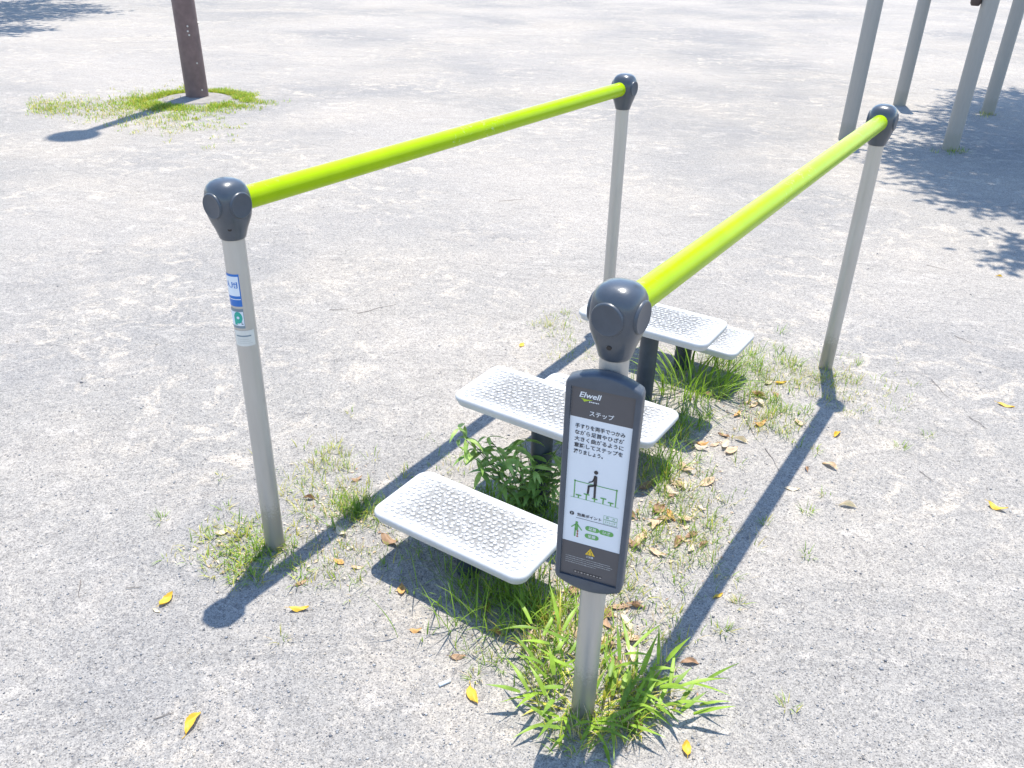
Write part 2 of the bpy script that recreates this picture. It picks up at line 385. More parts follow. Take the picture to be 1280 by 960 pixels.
st.build('sticker', [M_cream, M_stg, simple('faded_ink', (.5, .48, .43), .5)], P1post)['label'] = 'faded cream label'

# ------------------------------------------------------------------ instruction sign
PHI, TILT = -.367, -.0161
e = Vector((math.cos(PHI), math.sin(PHI), 0)); nn = Vector((math.sin(PHI), -math.cos(PHI), 0))
up = Vector((0, 0, 1))*math.cos(TILT)-nn*math.sin(TILT); NN = e.cross(up)
sign = empty('instruction_sign', (0, 0, 0), 'tall grey instruction sign with Japanese text fixed to the front right post', 'sign')
sign.matrix_world = Matrix([[e[i], up[i], NN[i], v] for i, v in enumerate((.1471, 1.1508, .59375))] + [[0, 0, 0, 1]])
HW, HH = .0529, .1986
def outline(n=160, inset=0.0):
    """frame silhouette: straight sides, bowed top and bottom, round corners"""
    W_, Hs, bow, rc = .0632-inset, .2085-inset, .0185, .017-inset*.5
    def inside(x, y):
        x = abs(x); y = abs(y); lim = Hs+bow*(1-(x/W_)**2)
        if x > W_ or y > lim: return False
        cx, cy = W_-rc, Hs+bow*(1-((W_-rc)/W_)**2)-rc
        if x > cx and y > cy: return (x-cx)**2+(y-cy)**2 <= rc*rc
        return True
    pts = []
    for i in range(n):
        # even parameter: dense at corners thanks to ray angle mapped through the aspect
        t = 2*PI*i/n; dx, dy = math.cos(t)*HW, math.sin(t)*HH; lo, hi = 0, 3
        for _ in range(36):
            m = (lo+hi)/2
            if inside(dx*m, dy*m): lo = m
            else: hi = m
        pts.append((dx*lo, dy*lo))
    return pts
n = 160; o0 = outline(n); o1 = outline(n, .0014); o2 = outline(n, .004)
inn = []
for i in range(n):
    t = 2*PI*i/n; dx, dy = math.cos(t), math.sin(t); k = 1/max(abs(dx), abs(dy)); inn.append((dx*k*(HW+.0004), dy*k*(HH+.0004)))
fr = MB()
fr.rings([[(x, y, z) for x, y in o] for o, z in ((o1, -.021), (o0, -.019), (o0, .0005), (o1, .0032), (o2, .0045), (inn, .0038), (inn, -.003))], cap0=True, cap1=False)
fr.build('frame', M_frame, sign, angle=50)
for yb in (.14, -.14):
    bk = MB(); bk.tube((0, yb, -.021), (0, yb, -.024), .02); bk.build('mounting_bracket', M_pole, sign)
pn = MB(); pn.add([(-HW, -HH, 0), (HW, -HH, 0), (HW, HH, 0), (-HW, HH, 0)], [(0, 1, 2, 3)]); pn.add([(-HW, -HH, -.002), (-HW, HH, -.002), (HW, HH, -.002), (HW, -HH, -.002)], [(0, 1, 2, 3)])
panel = pn.build('face_panel', M_white, sign, smooth=False)
mm = .001
def flat(name, polys, mat, z=.0003, parent=None):
    mb = MB()
    for pts in polys: mb.add([(x*mm, y*mm, z) for x, y in pts], [tuple(range(len(pts)))])
    return mb.build(name, mat, parent or panel, smooth=False)
def rect(x0, y0, x1, y1): return [(x0, y0), (x1, y0), (x1, y1), (x0, y1)]
def ell(cx, cy, rx, ry, n=28): return [(cx+rx*math.cos(2*PI*i/n), cy+ry*math.sin(2*PI*i/n)) for i in range(n)]
def seg(x0, y0, x1, y1, w):
    dx, dy = x1-x0, y1-y0; l = math.hypot(dx, dy); ox, oy = -dy/l*w/2, dx/l*w/2
    return [(x0-ox, y0-oy), (x1-ox, y1-oy), (x1+ox, y1+oy), (x0+ox, y0+oy)]
def caps(x0, y0, x1, y1, w):
    a = math.atan2(y1-y0, x1-x0); p = []
    for i in range(9): t = a+PI/2+PI*i/8; p.append((x0+w/2*math.cos(t), y0+w/2*math.sin(t)))
    for i in range(9): t = a-PI/2+PI*i/8; p.append((x1+w/2*math.cos(t), y1+w/2*math.sin(t)))
    return p
def txt(name, items, mat, z=.0006, label=None):
    mb = MB()
    for (s, x, y, size, align, bold, shear, width) in items:
        vs, fs = text_geo(s, size*mm, bold*mm, shear, align)
        if width and vs:
            xs = [a for a, b in vs]; k = width*mm/(max(xs)-min(xs)); x0 = min(xs)
            vs = [((a-x0)*k+x*mm, b) for a, b in vs]
            if align == 'CENTER': vs = [(a-width*mm/2, b) for a, b in vs]
        else: vs = [(a+x*mm, b) for a, b in vs]
        mb.add([(a, b+y*mm, z) for a, b in vs], fs)
    o = mb.build(name, mat, panel, smooth=False)
    return o
flat('header_band', [rect(-52.6, 141.2, 52.6, 198.3)], M_band)
flat('footer_band', [rect(-52.6, -198.3, 52.6, -120.5)], M_band)
txt('logo_lettering', [('Elwell', -39.5, 184.5, 14.0, 'LEFT', .22, .22, 37)], M_lett)
flat('logo_swoosh', [[(-37.5, 178.2), (-27, 177.2), (-16, 177.8), (-24, 175.2), (-31, 172.2), (-33.5, 176)]], M_lime, .0005)
flat('logo_small_line', [rect(-22.5+2.9*k, 172.6+(k % 2)*.5, -22.5+2.9*k+2.0, 174.8) for k in range(6)], M_lett, .0006)
txt('title_lettering', [('ステップ', 0, 152, 10.8, 'CENTER', .12, 0, 41)], M_lett)
body = ['手すりを両手でつかみ', 'ながら足首やひざが', '大きく曲がるように', '意識してステップを', '渡りましょう。']
wd = [85, 85*.9+8, 85*.9+8, 85*.9+8, 60]; wd = [85, 84, 84, 84, 51]
txt('instruction_text', [(s, -43, 124-12.6*i, 9.6, 'LEFT', .16, 0, wd[i]) for i, s in enumerate(body)], M_ink)
# pictogram: frame, five steps, walking figure
pic = [seg(-37, 13.2, 37, 13.2, 1.5), seg(-37, -22, -37, 14, 1.8), seg(37, -22, 37, 14, 1.8), seg(-43, -22, 43, -22, .6), ell(-37, 13.6, 1.8, 1.8), ell(37, 13.6, 1.8, 1.8)]
for x, h in ((-29, 6.5), (-15, 12), (0, 6.5), (15, 12), (28.5, 6.5)):
    pic += [caps(x-4, -22+h, x+4, -22+h, 2.6), seg(x, -22, x, -22+h, 2.2)]
flat('pictogram_frame', pic, M_greenp, .0005)
flat('pictogram_figure', [ell(-1.2, 39.8, 3.6, 3.9), caps(-1.6, 30.5, -1.0, 14, 6.0), caps(-3, 29, -6, 20, 2.3), caps(-6, 20, -12, 16.5, 2.2), caps(-1, 14, -.6, -12.5, 3.8), caps(-2, 12.5, -12, 8.5, 4.0), caps(-12, 8.5, -12.8, -6.5, 3.6)], M_ink, .0008)
flat('point_badge', [ell(-38.6, -57.3, 4.1, 4.2)], M_ink, .0004)
flat('point_badge_mark', [caps(-38.6, -54.8, -38.6, -57.6, 1.1), ell(-38.6, -59.8, .8, .8)], M_lett, .0007)
txt('point_lettering', [('効果ポイント', -29, -57.6, 7.6, 'LEFT', .16, 0, 44)], M_ink)
flat('rule_line', [rect(-30.5, -65.2, 45, -64.4)], M_ink, .0004)
bx = []
for (x0, y0, x1, y1) in ((18.5, -53.3, 43, -45), (18.5, -62.8, 43, -54.1)):
    bx += [rect(x0, y0, x1, y0+.5), rect(x0, y1-.5, x1, y1), rect(x0, y0+.5, x0+.5, y1-.5), rect(x1-.5, y0+.5, x1, y1-.5)]
flat('tag_box', bx, M_greenp, .0004)
txt('tag_box_lettering', [('体　力', 30.7, -49.2, 4.6, 'CENTER', .06, 0, 16), ('ストレッチ', 30.7, -58.6, 4.4, 'CENTER', .06, 0, 19)], M_greenp)
flat('body_figure', [ell(-28.6, -75.6, 2.5, 2.7), caps(-28.6, -80.5, -28.6, -90, 6.2), caps(-30.5, -80, -37.5, -87.5, 2.0), caps(-26.6, -80, -19, -90, 2.0), caps(-30.4, -90, -30.8, -106, 2.7)], M_greenp, .0004)
flat('body_figure_leg', [ell(-26, -94, 1.7, 1.7), ell(-26, -100.5, 1.6, 1.6), ell(-26, -106.2, 1.8, 1.5), seg(-26, -92, -26, -107, 1.3)], M_redp, .0006)
flat('label_pill', [caps(-7.3, -82.6, 8, -82.6, 10.4), caps(18.3, -82.9, 33.8, -82.9, 10.4), caps(-7.3, -99.4, 8, -99.4, 10.4)], M_greenp, .0004)
txt('pill_lettering', [('足首', .4, -82.6, 7.0, 'CENTER', .1, 0, 14), ('ひざ', 26, -82.9, 7.0, 'CENTER', .1, 0, 14), ('足腰', .4, -99.4, 7.0, 'CENTER', .1, 0, 14)], M_lett)
flat('warning_triangle', [[(-9, -142), (9, -142), (0, -126.5)], ], M_yel, .0005)
flat('warning_triangle_figures', [ell(-3, -136.2, .9, .9), ell(2.2, -136.2, .9, .9), caps(-3, -138, -3.6, -140.6, 1.1), caps(2.2, -138, 2.8, -140.6, 1.1), ell(0, -131, .8, .8), caps(0, -132.5, 0, -134.6, .9)], M_band, .0008)
txt('caution_lettering', [('ご注意', 0, -146.6, 4.4, 'CENTER', .05, 0, 13)], M_lett)
# the fine print is too small to read in the photo: rows of short strokes
fp = []
rr = random.Random(3)
for k in range(4):
    x = -44.5; y = -154.5-4.6*k
    end = (38, 42, 40, 12)[k]
    while x < end:
        l = rr.uniform(.7, 2.0); fp.append(rect(x, y-.9*rr.uniform(.4, 1), x+l, y+.9*rr.uniform(.4, 1))); x += l+rr.uniform(.5, .9)
flat('fine_print', fp, simple('fine_print_grey', (.42, .42, .42), .5), .0006)
flat('serial_plate', [rect(-28, -190.5, 25, -184.3)], M_ink, .0006)
flat('serial_mark', [caps(-24.5+5.9*k-.7, -187.4, -24.5+5.9*k+.7, -187.4, 1.9 if k % 2 else 2.6) for k in range(9)], simple('serial_grey', (.4, .36, .33), .5), .0009)

# ------------------------------------------------------------------ stepping plates
PA, PB = .4486, .2242
def rrect(a, b, r, n=9):
    p = []
    for cx, cy, t0 in ((a/2-r, b/2-r, 0), (-a/2+r, b/2-r, PI/2), (-a/2+r, -b/2+r, PI), (a/2-r, -b/2+r, 3*PI/2)):
        for i in range(n): t = t0+PI/2*i/(n-1); p.append((cx+r*math.cos(t), cy+r*math.sin(t)))
    return p
def plate_mesh():
    rs_ = random.Random(4); mb = MB(); prof = [(.014, -.030), (.008, -.0292), (.006, -.0265), (.0055, -.018), (.0015, -.0165), (0, -.013), (0, -.0075), (.0016, -.0036), (.0045, -.0012), (.009, 0), (.030, .0)]
    mb.rings([[(x, y, z) for x, y in rrect(PA-2*i, PB-2*i, .034-i*.6)] for i, z in prof])
    sp = .0163; row = 0; y = -PB/2+.020
    while y < PB/2-.018:
        x = -PA/2+.021+(sp/2 if row % 2 else 0)
        while x < PA/2-.019:
            rad = rs_.uniform(.0048, .0066); k = 9; x0_, y0_ = x, y; x += rs_.gauss(0, .0021); y += rs_.gauss(0, .0019)
            corner = math.hypot(max(0, abs(x)-(PA/2-.034)), max(0, abs(y)-(PB/2-.034))) > .016
            if not corner: mb.rings([[(x+r*math.cos(2*PI*i/k), y+r*math.sin(2*PI*i/k), z) for i in range(k)] for r, z in ((rad, -.0004), (rad*.93, .0013), (rad*.7, .0026), (rad*.3, .0032))], cap0=False)
            x, y = x0_+sp, y0_
        y += sp*.88; row += 1
    return mb
UC, V1, DV, ZL, ZH = .4676, .2096, .3401, .1631, .3344
FO = Vector((-.60370759, 1.68525969, 0))
step_labels = ['low white studded step plate nearest the front, in the open left of the sign', 'raised white studded step plate second from the front, behind the leafy weed',
               'low white studded step plate in the middle, half hidden behind the sign', 'raised white studded step plate on a tall charcoal post behind the sign\'s top', 'low white studded step plate farthest back, beside the long grass']
def step(z):
    root = empty('step_platform', (0, 0, 0), None, None, 'studded step plates in a row between the handrails')
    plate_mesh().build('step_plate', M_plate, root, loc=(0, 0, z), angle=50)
    pm = MB(); pm.tube((0, 0, -.03), (0, 0, z-.03), .0302, n=36); pm.build('post', M_steppost, root)
    fm = MB(); fm.tube((0, 0, z-.042), (0, 0, z-.0302), .058, .064, 36)
    for s in (-1, 1): fm.rings([[(x+s*.11, y, zz) for x, y in rrect(.10, .04, .01, 4)] for zz in (z-.044, z-.0302)])
    fm.build('mounting_flange', M_steppost, root)
    return root
low = step(ZL); high = step(ZH)
for k in range(5):
    o = (low if k == 0 else high if k == 1 else copy_tree(low if k % 2 == 0 else high))
    o.location = FO+EX*UC+EY*(V1+k*DV); o.rotation_euler = (0, 0, TH+(0, .01, -.008, .006, -.01)[k])
    o['label'] = step_labels[k]; o['category'] = 'step'

# ------------------------------------------------------------------ lamp at the back left
LP_ = at(247, 121.5)
lamp = empty('street_lamp', LP_, 'round brown lamp post standing on a concrete footing in a grass patch', 'street lamp')
fm = MB(); fm.tube((0, 0, -.05), (0, 0, .012), .34, None, 64, extra=[(0, .29), (.8, .287), (1, .272)]); fm.build('footing', M_conc, lamp, loc=(.02, -.09, 0))
pm = MB(); pm.tube((0, 0, 0), (0, 0, 5.35), .1, None, 40, extra=[(0, .098), (.2, .093), (.55, .07), (.8, .055), (1, .046)]); pm.build('pole', M_brown, lamp)
hm = MB(); n = 32
hm.rings([[(r*math.cos(2*PI*i/n), r*math.sin(2*PI*i/n), z) for i in range(n)] for r, z in ((.05, 5.35), (.075, 5.40), (.13, 5.46), (.165, 5.55), (.178, 5.66), (.165, 5.77), (.12, 5.87), (.05, 5.92), (.01, 5.93))]); hm.build('lamp_globe', M_globe, lamp)
tocam = Vector((-LP_.x, -LP_.y, 0)).normalized(); side = Vector((tocam.y*-1, tocam.x, 0))
for (t, z) in ((.02, .56), (.05, .60), (.35, .30), (.45, .075), (.08, .53)):
    d = (tocam+side*t*1.2).normalized(); b = MB(); q0 = Vector((0, 0, z))+d*.086; b.tube(q0, q0+d*.016, .009, .007, 10); b.build('bolt', M_bolt, lamp)
b = MB(); d = side; q0 = Vector((0, 0, .62))+(side*.95+tocam*.25).normalized()*.08; b.tube(q0, q0+side*.03, .007, .006, 10); b.build('bolt', M_bolt, lamp)

# ------------------------------------------------------------------ play frame at the back right
Gp = [at(1057, 174), at(1124, 131), at(1187, 187), at(1234, 142)]
pf = empty('play_frame', (Gp[0]+Gp[1]+Gp[2]+Gp[3])/4, 'play frame of four thick grey steel posts behind the right handrail', 'play frame'); O = pf.location.copy()
RP = .0572
for q in Gp:
    pm = MB(); pm.tube((0, 0, -.05), (0, 0, 1.52), RP, None, 40, extra=[(0, RP), (.985, RP), (.995, RP*.9), (1, RP*.6)]); pm.build('post', M_bigpole, pf, loc=q-O)
for a, b, z in ((Gp[0], Gp[2], 1.16), (Gp[1], Gp[3], .985)):
    bm_ = MB(); d = (b-a).normalized(); bm_.tube(a-O+d*RP*.9+Vector((0, 0, z)), b-O-d*RP*.9+Vector((0, 0, z)), .019, n=20); bm_.build('crossbar', M_bigpole, pf)
d = (Gp[0]-Gp[2]).normalized(); c = Gp[2]-O+Vector((0, 0, 1.08))
cb = MB(); cb.tube(c+Vector((0, 0, .03)), c+Vector((0, 0, .12)), RP+.006, n=32); q0 = c+d*(RP+.035)
cb.tube(q0-Vector((0, 0, .075)), q0+Vector((0, 0, .07)), .05, None, 20, extra=[(0, .026), (.12, .036), (.9, .036), (1, .03)]); cb.build('clamp', M_clampb, pf)
d = (Gp[3]-Gp[1]).normalized(); c = Gp[1]-O+d*(RP+.03)+Vector((0, 0, .985)); cb = MB(); cb.tube(c-d*.02-Vector((0, 0, .006)), c+d*.03-Vector((0, 0, .006)), .032, n=20); cb.build('clip', M_clipy, pf)

# ------------------------------------------------------------------ trees outside the view that throw the leaf shade
def tree(name, base, trunk_h, clumps, label, leaf=.10, per=150, seed=1):
    rn = random.Random(seed); root = empty(name, base, label, 'tree', 'leafy trees around the playground'); B = Vector(base)
    tm = MB(); c0 = sum((Vector(c) for c, r in clumps), Vector())/len(clumps)-B
    pts = [Vector((0, 0, -.1)), Vector((.03, 0, trunk_h*.5)), Vector((c0.x*.15, c0.y*.15, trunk_h)), Vector((c0.x*.5, c0.y*.5, c0.z))]
    tm.path(pts, lambda t: .17*(1-t*.7), 12)
    for c, r in clumps:
        c = Vector(c)-B; m = pts[2].lerp(c, .5)+Vector((0, 0, .25)); tm.path([pts[2], m, c], lambda t: .055*(1-t)+.008, 7)
    tm.build('trunk', M_bark, root)
    cm = MB()
    for c, r in clumps:
        c = Vector(c)-B
        for tw in range(max(10, int(per*r*r/3.2))):
            d = Vector((rn.gauss(0, 1), rn.gauss(0, 1), rn.gauss(0, .7))).normalized()*r*rn.random()**.45
            tip = c+d; out = (d.normalized()+Vector((rn.gauss(0, .5), rn.gauss(0, .5), rn.gauss(0, .4)))).normalized()
            for k in range(11):
                q = tip+out*leaf*(k*.45-1.5)+Vector((rn.gauss(0, .02),)*2+(rn.gauss(0, .02),)); l = leaf*rn.uniform(.7, 1.2)
                ld = (out+Vector((rn.gauss(0, .8), rn.gauss(0, .8), rn.gauss(-.2, .5)))).normalized(); sd_ = ld.cross(Vector((rn.gauss(0, .4), rn.gauss(0, .4), 1))).normalized()*l*.24
                nz = ld.cross(sd_).normalized()*l*.08
                cm.add([q, q+ld*l*.45+sd_+nz, q+ld*l, q+ld*l*.45-sd_+nz, q+ld*l*.45], [(0, 4, 1), (1, 4, 2), (2, 4, 3), (3, 4, 0)], rn.random() < .4)
    cm.build('crown', [TL1, TL2], root, smooth=False)
    return root
def shade(px, py, h): return at(px, py)-Vector((sd.x, sd.y, sd.z))*(h/sd.z)*1.0
def over(x, y, h): return Vector((x, y, 0))+Vector((-sd.x, -sd.y, -sd.z))*(h/-sd.z)
cl = []
for px, py, r, h in ((1156, 185, .24, 4.2), (1180, 205, .42, 4.6), (1225, 215, .55, 4.4), (1270, 205, .6, 5.0), (1255, 245, .42, 4.2), (1208, 236, .28, 4.0), (1262, 150, .6, 5.2), (1215, 165, .45, 4.8), (1300, 180, .8, 5.2), (1330, 240, .8, 4.8), (1280, 125, .6, 5.5), (1205, 133, .22, 4.9), (1310, 318, .22, 3.6), (1272, 318, .09, 3.6), (1345, 150, 1.0, 5.6), (1400, 210, 1.1, 5.0), (1140, 160, .16, 4.3)):
    cl.append((over(*at(px, py).xy, h), r))
tb = at(1500, 180)
tree('broadleaf_tree', (tb.x, tb.y, 0), 2.6, cl, 'broadleaf tree shading the ground around the play frame on the right', .085, 1500, 5)
cl = []
for px, py, r, h in ((60, 10, .75, 4.5), (20, 8, 1.1, 5), (100, 14, .4, 4.5), (5, 22, .8, 5), (18, 38, .35, 4.2), (-20, 36, .6, 4.6), (-60, 15, 1.6, 5.5), (45, 22, .45, 4.6), (60, 0, .5, 5), (120, 16, .22, 4.4), (-40, 42, .6, 4.6)):
    cl.append((over(*at(px, py).xy, h), r))
tb = at(-190, 18)
tree('broadleaf_tree', (tb.x, tb.y, 0), 2.6, cl, 'broadleaf tree shading the far ground at the top left', .12, 420, 8)

# ------------------------------------------------------------------ grass
def blade(mb, base, length, width, az, tilt, droop, mi, segs=4, fold=.25):
    """one grass blade: leans tilt from vertical, then droops along its length"""
    d = Vector((math.cos(az), math.sin(az), 0)); s = Vector((-d.y, d.x, 0)); p = Vector(base); a = tilt; vs = []
    for i in range(segs+1):
        t = i/segs; wdt = width*(.55+.9*t if t < .35 else (1-t)/.65*.87+.02)*.5; wdt = max(wdt, width*.02)
        up_ = Vector((0, 0, 1))*math.cos(a)+d*math.sin(a); nrm = d*math.cos(a)-Vector((0, 0, 1))*math.sin(a)
        vs += [p-s*wdt, p-nrm*wdt*fold*2*0-Vector((0, 0, 0)), p+s*wdt]
        vs[-3] = vs[-3]-nrm*wdt*fold; vs[-1] = vs[-1]-nrm*wdt*fold
        p = p+up_*length/segs; a += droop/segs
        if p.z < .002: p.z = .002
    fs = []
    for i in range(segs):
        b = i*3; fs += [(b, b+1, b+4, b+3), (b+1, b+2, b+5, b+4)]
    mb.add(vs, fs, mi)
rg = random.Random(21)
def tuft(mb, c, n, lmin, lmax, wid, spread, mats=((0, .45), (1, .4), (2, .15)), flat_=1.0, segs=3):
    for _ in range(n):
        a = rg.uniform(0, 2*PI); rr_ = spread*math.sqrt(rg.random()); b = Vector((c[0]+rr_*math.cos(a), c[1]+rr_*math.sin(a), -.002))
        az = a+rg.gauss(0, .7); x = rg.random(); acc = 0
        for mi, pr in mats:
            acc += pr
            if x <= acc: break
        blade(mb, b, rg.uniform(lmin, lmax), wid*rg.uniform(.6, 1.2), az, rg.uniform(.1, .75)*flat_, rg.uniform(.2, 1.4), mi, segs)
def scatter(mb, px, py, rx, ry, tufts, per, lmin, lmax, wid, mats=((0, .45), (1, .4), (2, .15)), flat_=1.0, spread=.02):
    for _ in range(int(tufts*1.5)):
        x = px+rg.gauss(0, .5)*rx; y = py+rg.gauss(0, .5)*ry
        q = at(x, y); tuft(mb, q, max(2, int(per*rg.uniform(.4, 1.4))), lmin, lmax, wid, spread, mats, flat_)
YG = ((0, .35), (2, .40), (1, .1), (3, .15)); GR = ((0, .35), (1, .5), (2, .15)); DK = ((1, .8), (0, .2)); MX = ((0, .35), (1, .2), (2, .2), (3, .25))
gm = MB()
# round the left front post
scatter(gm, 300, 690, 80, 50, 52, 8, .012, .045, .0028, YG, 1.5); scatter(gm, 320, 690, 45, 35, 28, 8, .015, .055, .0036, GR, 1.5)
scatter(gm, 420, 625, 75, 45, 60, 8, .015, .05, .0026, YG); scatter(gm, 455, 640, 45, 25, 32, 9, .02, .06, .003, GR)
scatter(gm, 410, 570, 28, 16, 12, 8, .015, .05, .0026, YG); scatter(gm, 400, 690, 90, 35, 36, 6, .012, .045, .0024, MX)
scatter(gm, 440, 720, 60, 35, 18, 5, .012, .045, .0024, MX)
# under and behind the front plate
scatter(gm, 610, 740, 95, 45, 40, 6, .03, .12, .004, DK, .8); scatter(gm, 660, 770, 50, 45, 32, 8, .03, .11, .0045, GR); scatter(gm, 640, 640, 70, 35, 46, 9, .03, .10, .004, DK)
scatter(gm, 700, 780, 60, 60, 34, 7, .02, .08, .0035, MX); scatter(gm, 590, 815, 55, 25, 14, 4, .015, .05, .0024, MX)
# between the plates and to the right
scatter(gm, 820, 560, 45, 60, 50, 9, .02, .085, .0032, GR); scatter(gm, 860, 530, 40, 20, 14, 10, .03, .12, .0036, GR); scatter(gm, 850, 640, 70, 60, 58, 6, .012, .05, .0026, MX)
scatter(gm, 900, 480, 75, 35, 60, 8, .02, .07, .003, GR); scatter(gm, 1000, 470, 85, 32, 64, 8, .015, .05, .0026, YG); scatter(gm, 1080, 500, 70, 40, 28, 6, .01, .035, .0022, YG)
scatter(gm, 960, 530, 55, 25, 24, 8, .015, .055, .0028, YG); scatter(gm, 1050, 480, 60, 20, 24, 6, .012, .04, .0024, YG)
scatter(gm, 695, 408, 34, 16, 20, 6, .012, .045, .0024, YG); scatter(gm, 720, 440, 40, 20, 18, 5, .01, .035, .0022, YG); scatter(gm, 560, 580, 50, 26, 12, 5, .012, .04, .0024, YG)
scatter(gm, 880, 690, 60, 60, 28, 6, .012, .05, .0026, MX); scatter(gm, 780, 740, 34, 50, 26, 6, .015, .05, .003, MX); scatter(gm, 830, 800, 45, 40, 22, 6, .015, .05, .003, MX)
scatter(gm, 790, 870, 70, 45, 40, 7, .02, .07, .0034, MX); scatter(gm, 730, 910, 60, 40, 24, 7, .02, .07, .0034, MX)
cm = MB()
for (px, py, rx, ry, n_) in ((840, 640, 70, 70, 420), (930, 505, 60, 30, 230), (760, 790, 55, 60, 280), (690, 760, 60, 70, 200), (420, 650, 80, 60, 240), (300, 690, 60, 40, 90), (870, 560, 50, 25, 120), (800, 870, 60, 40, 120)):
    for _ in range(n_):
        q = at(px+rg.gauss(0, .55)*rx, py+rg.gauss(0, .55)*ry); l = rg.uniform(.003, .013); a = rg.uniform(0, PI); w_ = l*rg.uniform(.12, .7); ux = Vector((math.cos(a), math.sin(a), rg.uniform(-.2, .4)))*l; uy = Vector((-math.sin(a), math.cos(a), rg.uniform(-.3, .3)))*w_
        z0 = Vector((q.x, q.y, .003)); cm.add([z0, z0+ux*.5+uy*.5+Vector((0, 0, .001)), z0+ux, z0+ux*.5-uy*.5], [(0, 1, 2), (0, 2, 3)], rg.choice((0, 0, 1, 2, 2)))
cm.build('leaf_litter', [LT, LB, LP], smooth=False); tag(bpy.data.objects['leaf_litter'], 'crumbs of dry tan leaf scattered between the grass', 'leaf litter', None, 'stuff')
scatter(gm, 905, 455, 60, 25, 34, 8, .02, .08, .0034, GR); scatter(gm, 975, 515, 40, 30, 22, 8, .015, .055, .003, GR); scatter(gm, 830, 660, 60, 70, 40, 7, .015, .06, .003, GR); scatter(gm, 560, 690, 110, 30, 18, 5, .015, .05, .0028, GR); scatter(gm, 730, 650, 60, 60, 30, 8, .02, .07, .0034, GR); scatter(gm, 690, 840, 60, 50, 26, 7, .02, .07, .0034, MX)
gm.build('grass', [G1, G2, G3, G4], smooth=True, angle=80); tag(bpy.data.objects['grass'], 'short weedy green and yellow grass among the steps and posts', 'grass', None, 'stuff')
# worn grass ring round the lamp footing
lm = MB(); C0 = LP_+Vector((.02, -.09, 0))
for _ in range(2300):
    a = rg.uniform(0, 2*PI); rad = .275+abs(rg.gauss(0, .17))*(1.2 if math.sin(a) < 0 else .6)*(.45+1.1*noise.noise(Vector((math.cos(a)*1.6, math.sin(a)*1.6, 3.1)))**2*4)
    q = C0+Vector((rad*1.25*math.cos(a), rad*math.sin(a)*1.2, 0))
    if (q-C0).length < .262 or noise.noise(q*5) < -.25: continue
    tuft(lm, q, 7, .012, .04, .008, .04, ((0, .5), (2, .40), (1, .10)), 1.3, 2)
for _ in range(620):
    x = rg.uniform(38, 225); y = 134+rg.gauss(0, 4+(x-38)*.06)+(x-38)*.045; tuft(lm, at(x, y), 5, .015, .045, .007, .04, YG, 1.3, 2)
lm.build('lamp_grass', [G1, G2, G3, G4], smooth=True, angle=80); tag(bpy.data.objects['lamp_grass'], 'patch of sunlit short grass ringing the lamp footing', 'grass', None, 'stuff')
pg = MB()
scatter(pg, 1190, 190, 16, 5, 14, 7, .02, .06, .004, GR); scatter(pg, 1235, 143, 12, 3, 12, 6, .02, .06, .004, YG)
pg.build('post_grass', [G1, G2, G3, G4]); tag(bpy.data.objects['post_grass'], 'thin grass at the feet of the grey play frame posts', 'grass', None, 'stuff')

def clump(name, pos, items, label, cat='grass', mats=(G1, G2, G3, G4)):
    mb = MB()
    for it in items: blade(mb, *it)
    o = mb.build(name, list(mats), loc=pos, angle=80); return tag(o, label, cat)
# broad-bladed grass at the front post
its = []
for (dx, dy, cnt, l0, l1) in ((-.03, .06, 7, .06, .13), (.05, .03, 9, .04, .10), (-.05, 0, 5, .05, .10), (.08, -.01, 6, .05, .10), (.10, .05, 6, .04, .10), (-.06, .09, 7, .07, .14), (-.02, .13, 7, .07, .15), (-.07, .17, 6, .06, .13), (.05, .10, 7, .05, .10), (.02, -.05, 4, .04, .08)):
    for _ in range(cnt):
        az = math.atan2(dy, dx)+rg.gauss(0, 1.1); its.append(((dx+rg.gauss(0, .022), dy+rg.gauss(0, .022), -.003), rg.uniform(l0, l1), rg.uniform(.005, .013), az, rg.uniform(.2, 1.2), rg.uniform(.1, 1.1), (0, 0, 1, 1, 0, 2)[rg.randrange(6)], 6))
for (px, py, up_) in ((632, 884, .05), (668, 918, .02), (700, 935, .02), (655, 840, .06), (650, 790, .07), (800, 925, .03), (850, 900, .04), (872, 875, .05), (850, 842, .06), (800, 830, .08), (830, 868, .03), (690, 800, .09), (745, 925, .015), (908, 868, .05), (895, 908, .03), (905, 890, .02)):
    q = at(px, py)-B2; st_ = Vector((rg.gauss(0, .012), rg.gauss(0, .012), 0)); st_ = st_+q*.12; nb = rg.randint(4, 6)
    for j in range(nb):
        t = .35+.65*j/(nb-1); pz = up_*math.sin(t*PI*.6); p0 = st_.lerp(q*.82, t)+Vector((0, 0, pz)); az = math.atan2(q.y, q.x)+(0 if j == nb-1 else (-1)**j*rg.uniform(.5, 1.2))
        its.append((tuple(p0), rg.uniform(.055, .10)*(1.15 if j == nb-1 else 1), rg.uniform(.009, .0145), az, rg.uniform(.7, 1.35), rg.uniform(.2, .8), 0 if rg.random() < .7 else 1, 7))
    its.append((tuple(st_), (q*.82-st_).length*1.02, .004, math.atan2(q.y, q.x), 1.25, .35, 2, 6))
clump('grass_clump', B2, its, 'broad-bladed lime green grass clump around the foot of the sign post')
its = []
for _ in range(95):
    a = rg.uniform(0, 2*PI); r_ = .085*math.sqrt(rg.random()); az = a+rg.gauss(0, .6)
    its.append(((r_*math.cos(a)*1.5, r_*math.sin(a), -.003), rg.uniform(.13, .27), rg.uniform(.004, .008), az, rg.uniform(.1, .6), rg.uniform(.5, 1.7), 0 if rg.random() < .7 else 1, 7))
clump('grass_clump', at(868, 492), its, 'long arching green grass clump under the back step plates')
its = []
